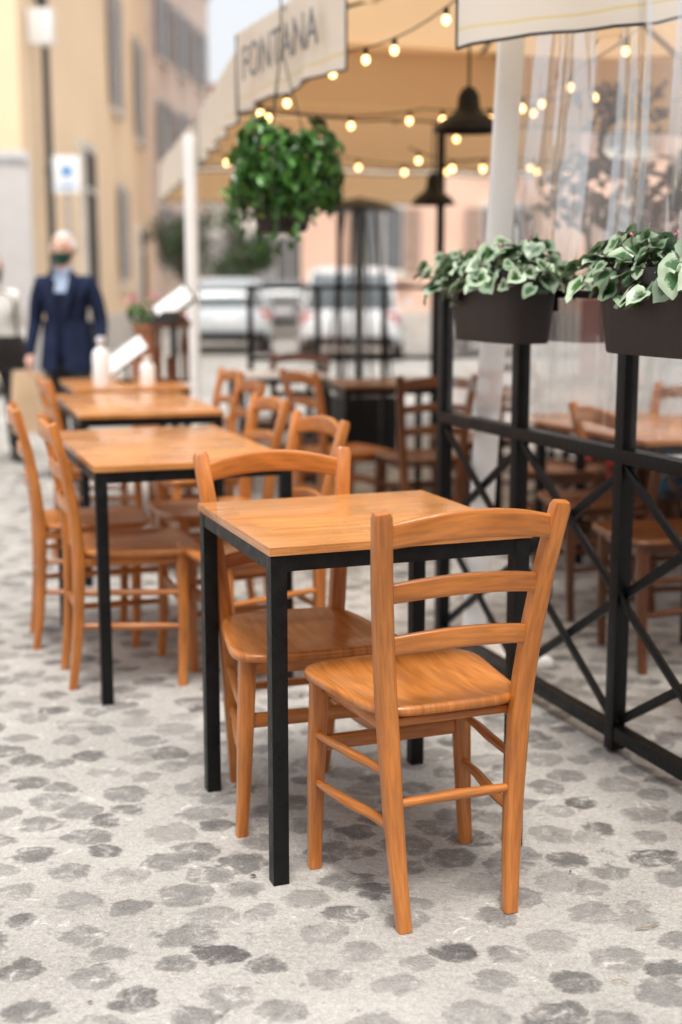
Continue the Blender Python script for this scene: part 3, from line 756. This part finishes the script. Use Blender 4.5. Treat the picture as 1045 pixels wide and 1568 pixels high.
b=MB([mat('van_paint',(.56,.53,.51),.35,var=.05,coat=.3),M_GLASSD,M_TYRE,M_SH,M_RED])
b.box((-2.6,1.0,1.75),(4.2,2.0,2.2),0,bev=.12); b.box((-5.3,1.0,1.25),(1.2,1.95,1.3),0,bev=.2); b.box((-2.8,1.0,.52),(4.6,1.7,.3),3)
b.box((-.492,1.0,1.7),(.02,.02,2.0),3); b.box((-.49,.15,1.0),(.03,.12,.3),4); b.box((-2.6,-.004,2.72),(4.1,.02,.06),3)
for x in(-1.4,-5.0):
    for y in(.12,1.88): b.tube([(x,y-.12,.38),(x,y+.12,.38)],.38,2,n=20)
b.box((-5.4,.02,1.5),(.6,.02,.5),1)
b.obj('delivery_van',(-3.08,15.6,0),R(14))

def tree(x,y,h,r,seed,nl=1500):
    random.seed(seed); b=MB([mat('bark',(.12,.09,.07),.9,var=.3),M_TREE])
    b.tube([(0,0,0),(.05,0,h*.3),(0,.05,h*.6)],[.10,.08,.05],0)
    cl=[]
    for i in range(16):
        d=rdir(); c=V((d.x*r*.75,d.y*r*.75,h*.68+d.z*h*.26)); cl.append(c); b.tube([V((0,0,h*.42)),(V((0,0,h*.5))+c)/2,c],[.05,.03,.012],0,n=6)
    for i in range(nl):
        c=random.choice(cl)+rdir()*random.random()**.5*r*.42; leaf(b,c,rdir(),rdir(),random.uniform(.08,.16),1,heart=False)
    return b.obj('street_tree',(x,y,0),recalc=False)
tree(-2.35,31,3.2,.75,5); tree(-4.6,39,4.0,1.0,9); tree(9,29,5,1.6,3)

# ---------------------------------------------------------------- people
M_NAVY=mat('navy_jacket',(.012,.019,.048),.9,var=.25,scale=14,bump=.4,bscale=30,spec=.2)
M_SWEAT=mat('dark_sweater',(.010,.016,.038),.9,var=.2,spec=.2)
M_SHIRT=mat('blue_shirt',(.42,.52,.68),.8,var=.1)
M_TROU=mat('dark_trousers',(.018,.018,.022),.85,var=.2)
M_SKIN=mat('skin',(.62,.36,.27),.5,var=.08,scale=20)
M_HAIR=mat('white_hair',(.62,.61,.60),.8,var=.2,scale=60,bump=.8,bscale=90)
M_MASK=mat('green_mask',(.02,.09,.06),.8,var=.1)
M_SHOE=mat('shoe_leather',(.02,.015,.012),.35)
M_COAT=mat('cream_coat',(.74,.72,.68),.85,var=.08,scale=12,bump=.4,bscale=20)
M_EYE=mat('eye',(.02,.015,.01),.2)
def skin_mesh(verts,edges,sub=2):
    me=bpy.data.meshes.new('sk'); me.from_pydata([v[0] for v in verts],edges,[]); o=bpy.data.objects.new('sk',me); S.collection.objects.link(o)
    md=o.modifiers.new('s','SKIN'); md.use_smooth_shade=True
    for i,v in enumerate(verts): me.skin_vertices[0].data[i].radius=v[1]
    me.skin_vertices[0].data[0].use_root=True
    ss=o.modifiers.new('ss','SUBSURF'); ss.levels=sub; ss.render_levels=sub
    dg=bpy.context.evaluated_depsgraph_get(); dg.update(); ev=o.evaluated_get(dg); r=bpy.data.meshes.new_from_object(ev)
    bpy.data.objects.remove(o); return r
def add_mesh(b,me,matf):
    vs=[b.bm.verts.new(v.co) for v in me.vertices]
    for p in me.polygons: b.f([vs[i] for i in p.vertices],matf(p.center,p.normal))
def person(name,x,y,rz,jacket,open_front,hair,mask,stride=.12,armb=0,scale=1,shirt=M_SHIRT,inner=M_SWEAT,trou=M_TROU,longhair=False):
    b=MB([jacket,inner,shirt,trou,M_SKIN,hair,M_MASK,M_SHOE,M_EYE])
    s=stride
    Vt=[((0,0,.93),(.155,.105)),((0,.005,1.06),(.150,.105)),((0,.0,1.20),(.168,.115)),((0,.005,1.32),(.165,.105)),((0,.0,1.405),(.085,.07)),((0,-.012,1.46),(.055,.056)),((0,-.02,1.51),(.052,.056))]
    E=[(0,1),(1,2),(2,3),(3,4),(4,5),(5,6)]
    def add(par,chain):
        for c in chain:
            Vt.append(c); E.append((par,len(Vt)-1)); par=len(Vt)-1
        return par
    for sg in(-1,1):
        add(3,[((sg*.175,.005,1.355),(.068,.068)),((sg*.215,.015,1.22),(.060,.060)),((sg*.240,.03,1.09),(.052,.052)),((sg*.250,-.01-armb,.96),(.046,.044)),((sg*.248,-.05-armb,.865),(.036,.033))])
        k=sg*s
        add(0,[((sg*.092,0,.83),(.098,.098)),((sg*.10,-k*.35-.01,.66),(.085,.085)),((sg*.105,-k*.6-.02,.47),(.066,.068)),((sg*.108,-k*.8+.02,.28),(.058,.06)),((sg*.11,-k+.03,.085),(.045,.05))])
    me=skin_mesh(Vt,E)
    def mf(c,n):
        if c.z>1.455: return 4
        arm=abs(c.x)>.165 and c.z<1.42
        if c.z<.80: return 3
        if c.z<.875 and abs(c.x)>.2: return 4 if c.z<.86 else 0
        if n.y<-.15 and open_front and not arm:
            t=(1.43-c.z)
            if abs(c.x)<.050-.22*max(0,t-.02) and c.z>1.27: return 2
            if abs(c.x)<.035+.10*max(0,.6-t) and c.z>.93: return 1
        if c.z>1.425: return 2 if open_front else 0
        return 0
    add_mesh(b,me,mf)
    n=32
    rings=[]
    for z,rx,ry in [(1.10,.172,.130),(.98,.178,.138),(.86,.192,.150),(.76,.202,.158),(.755,.196,.150)]:
        rings.append([b.bm.verts.new((rx*math.cos(R(-90+9+ (342)*k/(n-1))),ry*math.sin(R(-90+9+342*k/(n-1)))+.005,z+.012*math.sin(k*1.7))) for k in range(n)])
    for i in range(len(rings)-1):
        for k in range(n-1): b.f([rings[i][k],rings[i][k+1],rings[i+1][k+1],rings[i+1][k]],0)
    if open_front:
        for sg in(-1,1):
            b.sweep([(sg*.075,-.075,1.44),(sg*.085,-.118,1.36),(sg*.060,-.135,1.25),(sg*.035,-.136,1.12)],[(.03,.012),(.055,.012),(.045,.012),(.012,.010)],(1,0,0),0,n=8,p=3)
            b.sweep([(sg*.058,-.03,1.465),(sg*.045,-.072,1.452),(sg*.018,-.095,1.415)],[(.02,.01),(.035,.01),(.02,.01)],(0,0,1),2,n=8,p=3)
    C=V((0,-.025,1.585)); n,m=28,20; rings=[]
    for i in range(1,m):
        a=math.pi*i/m; row=[]
        for k in range(n):
            t=2*math.pi*k/n; d=V((math.sin(a)*math.cos(t),math.sin(a)*math.sin(t),-math.cos(a)))
            p=V((d.x*.076,d.y*.096,d.z*.118))
            if d.z<0: p.x*=1-.28*d.z*d.z*1.1; p.y*=(1-.12*d.z*d.z)
            if d.y<0:
                fx=abs(p.x)
                nz=math.exp(-(fx/.016)**2)*math.exp(-((p.z+.022)/.028)**2); p.y-=.024*nz
                ey=math.exp(-((fx-.031)/.016)**2)*math.exp(-((p.z-.008)/.014)**2); p.y+=.010*ey
                p.y-=.006*math.exp(-((p.z-.032)/.012)**2)*math.exp(-(fx/.05)**2)
                p.y-=.006*math.exp(-((p.z+.062)/.010)**2)*math.exp(-(fx/.022)**2)
                p.y-=.008*math.exp(-((p.z+.10)/.018)**2)*math.exp(-(fx/.025)**2)
            row.append(b.bm.verts.new(C+p))
        rings.append(row)
    bt=b.bm.verts.new(C-V((0,0,.115))); tp=b.bm.verts.new(C+V((0,0,.118)))
    def hm(vs):
        c=sum((v.co for v in vs),V((0,0,0)))/len(vs)-C
        if c.z>.062-(.0 if c.y<-.03 else .08) and not(c.y<-.045 and c.z<.092): return 5
        if mask and c.y<-.02 and c.z<-.012 and c.z>-.11: return 6
        return 4
    for k in range(n):
        k2=(k+1)%n
        for vs in([bt,rings[0][k2],rings[0][k]],[tp,rings[-1][k],rings[-1][k2]]): b.f(vs,hm(vs))
        for i in range(len(rings)-1):
            vs=[rings[i][k],rings[i][k2],rings[i+1][k2],rings[i+1][k]]; b.f(vs,hm(vs))
    for sg in(-1,1):
        b.ball(C+V((sg*.031,-.083,.008)),.010,8,n=8,m=6); b.ball(C+V((sg*.079,.0,-.008)),.026,4,n=10,m=8,sc=(.35,.7,1.15))
        b.ball(C+V((sg*.070,.035,.015)),.032,5,n=10,m=8,sc=(.6,1.2,1.3))
        b.sweep([C+V((sg*.018,-.092,.032)),C+V((sg*.045,-.080,.033))],(.006,.008),(0,0,1),5,n=6,p=2)
    for i in range(60):
        d=rdir(); 
        if d.z<.05 or (d.y<-.25 and d.z<.85): continue
        b.ball(C+V((d.x*.072,d.y*.088+.006,d.z*.108+.002)),random.uniform(.014,.022),5,n=7,m=5)
    if longhair: b.ball(C+V((0,.05,-.06)),.1,5,n=14,m=10,sc=(.9,.6,1.6))
    for sg in(-1,1):
        w=V((sg*.248,-.05-armb,.865)); 
        hv=[((w.x,w.y,w.z+.01),(.027,.020)),((w.x,w.y-.012,w.z-.035),(.036,.019)),((w.x,w.y-.018,w.z-.075),(.036,.016))]; he=[(0,1),(1,2)]
        add_mesh(b,skin_mesh(hv,he,1),lambda c,n_:4)
        for q,(dy,ln) in enumerate(((-.030,.070),(-.010,.080),(.010,.074),(.028,.058))):
            o=w+V((0,-.018+dy*.9,-.07)); b.tube([o,o+V((-sg*.004,-.004,-ln*.42)),o+V((-sg*.018,-.006,-ln*.75)),o+V((-sg*.034,-.004,-ln*.95))],[.0095,.009,.008,.006],4,n=8)
        o=w+V((0,-.035,-.03)); b.tube([o,o+V((-sg*.008,-.026,-.025)),o+V((-sg*.016,-.034,-.052))],[.012,.010,.008],4,n=8)
        k=sg*s; b.sweep([(sg*.11,-k+.10,.035),(sg*.11,-k+.05,.055),(sg*.112,-k-.03,.05),(sg*.118,-k-.12,.035),(sg*.12,-k-.165,.025)],[(.05,.05),(.078,.10),(.088,.09),(.092,.06),(.06,.035)],(1,0,0),7,n=14,p=3)
    o=b.obj(name,(x,y,0),rz,recalc=True); o.scale=(scale,)*3; return o
person('man_walking',-1.84,8.85,R(-8),M_NAVY,True,M_HAIR,True,stride=.14,armb=.02,scale=.965)
person('woman_walking',-2.55,9.7,R(35),M_COAT,False,mat('brown_hair',(.08,.05,.03),.7),True,stride=.1,scale=.90,trou=M_TROU,longhair=True)
b=MB([mat('kraft_paper',(.50,.35,.22),.8,var=.1,bump=.3),M_WIRE])
b.sweep([(0,0,0),(0,0,.2),(.01,0,.40)],[(.25,.14),(.26,.13),(.25,.08)],(1,0,0),0,n=16,p=7); b.tube([(-.06,0,.39),(-.03,0,.46),(.03,0,.46),(.06,0,.39)],.004,1); b.obj('paper_bag',(-2.09,8.8,.32),.3)
b=MB([mat('black_leather',(.015,.013,.013),.4,var=.2),M_WIRE]); b.sweep([(0,0,0),(0,0,.12),(0,0,.24)],[(.3,.12),(.33,.13),(.28,.08)],(1,0,0),0,n=16,p=5); b.tube([(-.1,0,.23),(-.08,0,.5),(0,0,.56),(.08,0,.5),(.1,0,.23)],.008,1); b.obj('handbag',(-2.42,9.45,.70),.5)

# ---------------------------------------------------------------- ground litter
random.seed(77)
b=MB([M_DRY,mat('paper_scrap',(.7,.68,.64),.8),mat('dry_twig',(.30,.22,.12),.8)])
for i in range(46):
    p=V((random.uniform(-1.4,1.3),random.uniform(1.7,5),.006))
    k=random.random()
    if k<.5: leaf(b,p,V((0,0,1))+rdir()*.4,rdir(),random.uniform(.008,.02),0,heart=False)
    elif k<.72: b.box(p,(.006,.016,.004),1,rot=rotz(random.uniform(0,3)))
    else:
        a=random.uniform(0,3.1); l=random.uniform(.02,.06); b.tube([p,p+V((math.cos(a)*l*.5,math.sin(a)*l*.5,.003)),p+V((math.cos(a+.3)*l,math.sin(a+.3)*l,0))],.0012,2,n=5)
b.obj('ground_litter',recalc=False)

# ---------------------------------------------------------------- sky, sun, camera
w=bpy.data.worlds.new('World'); S.world=w; w.use_nodes=True; N=w.node_tree.nodes; L=w.node_tree.links
sun_dir=V((.02,-.42,1.2)).normalized(); el=math.asin(sun_dir.z); az=math.atan2(sun_dir.x,sun_dir.y)
sk=N.new('ShaderNodeTexSky'); sk.sky_type='NISHITA'; sk.sun_disc=False; sk.sun_elevation=el; sk.sun_rotation=az
sk.dust_density=4; sk.air_density=1.0
hs=N.new('ShaderNodeHueSaturation'); hs.inputs['Saturation'].default_value=.18; hs.inputs['Value'].default_value=1.75; L.new(sk.outputs[0],hs.inputs['Color'])
bg=N['Background']; bg.inputs[1].default_value=.15; L.new(hs.outputs[0],bg.inputs[0])
ld=bpy.data.lights.new('sun','SUN'); ld.energy=2.6; ld.angle=R(16); ld.color=(1,.95,.88); lo=bpy.data.objects.new('sun',ld); S.collection.objects.link(lo)
lo.rotation_euler=(-sun_dir).to_track_quat('-Z','Y').to_euler()
cd=bpy.data.cameras.new('camera'); co=bpy.data.objects.new('camera',cd); S.collection.objects.link(co)
co.location=(0,0,1.28); co.rotation_euler=(R(90-9.73),0,0); cd.sensor_fit='VERTICAL'; cd.sensor_height=36; cd.lens=2000/1568*36; cd.clip_end=1000; cd.clip_start=.05
cd.dof.use_dof=True; cd.dof.focus_distance=2.72; cd.dof.aperture_fstop=1.7
S.camera=co
S.view_settings.view_transform='Standard'; S.view_settings.look='None'; S.view_settings.exposure=0
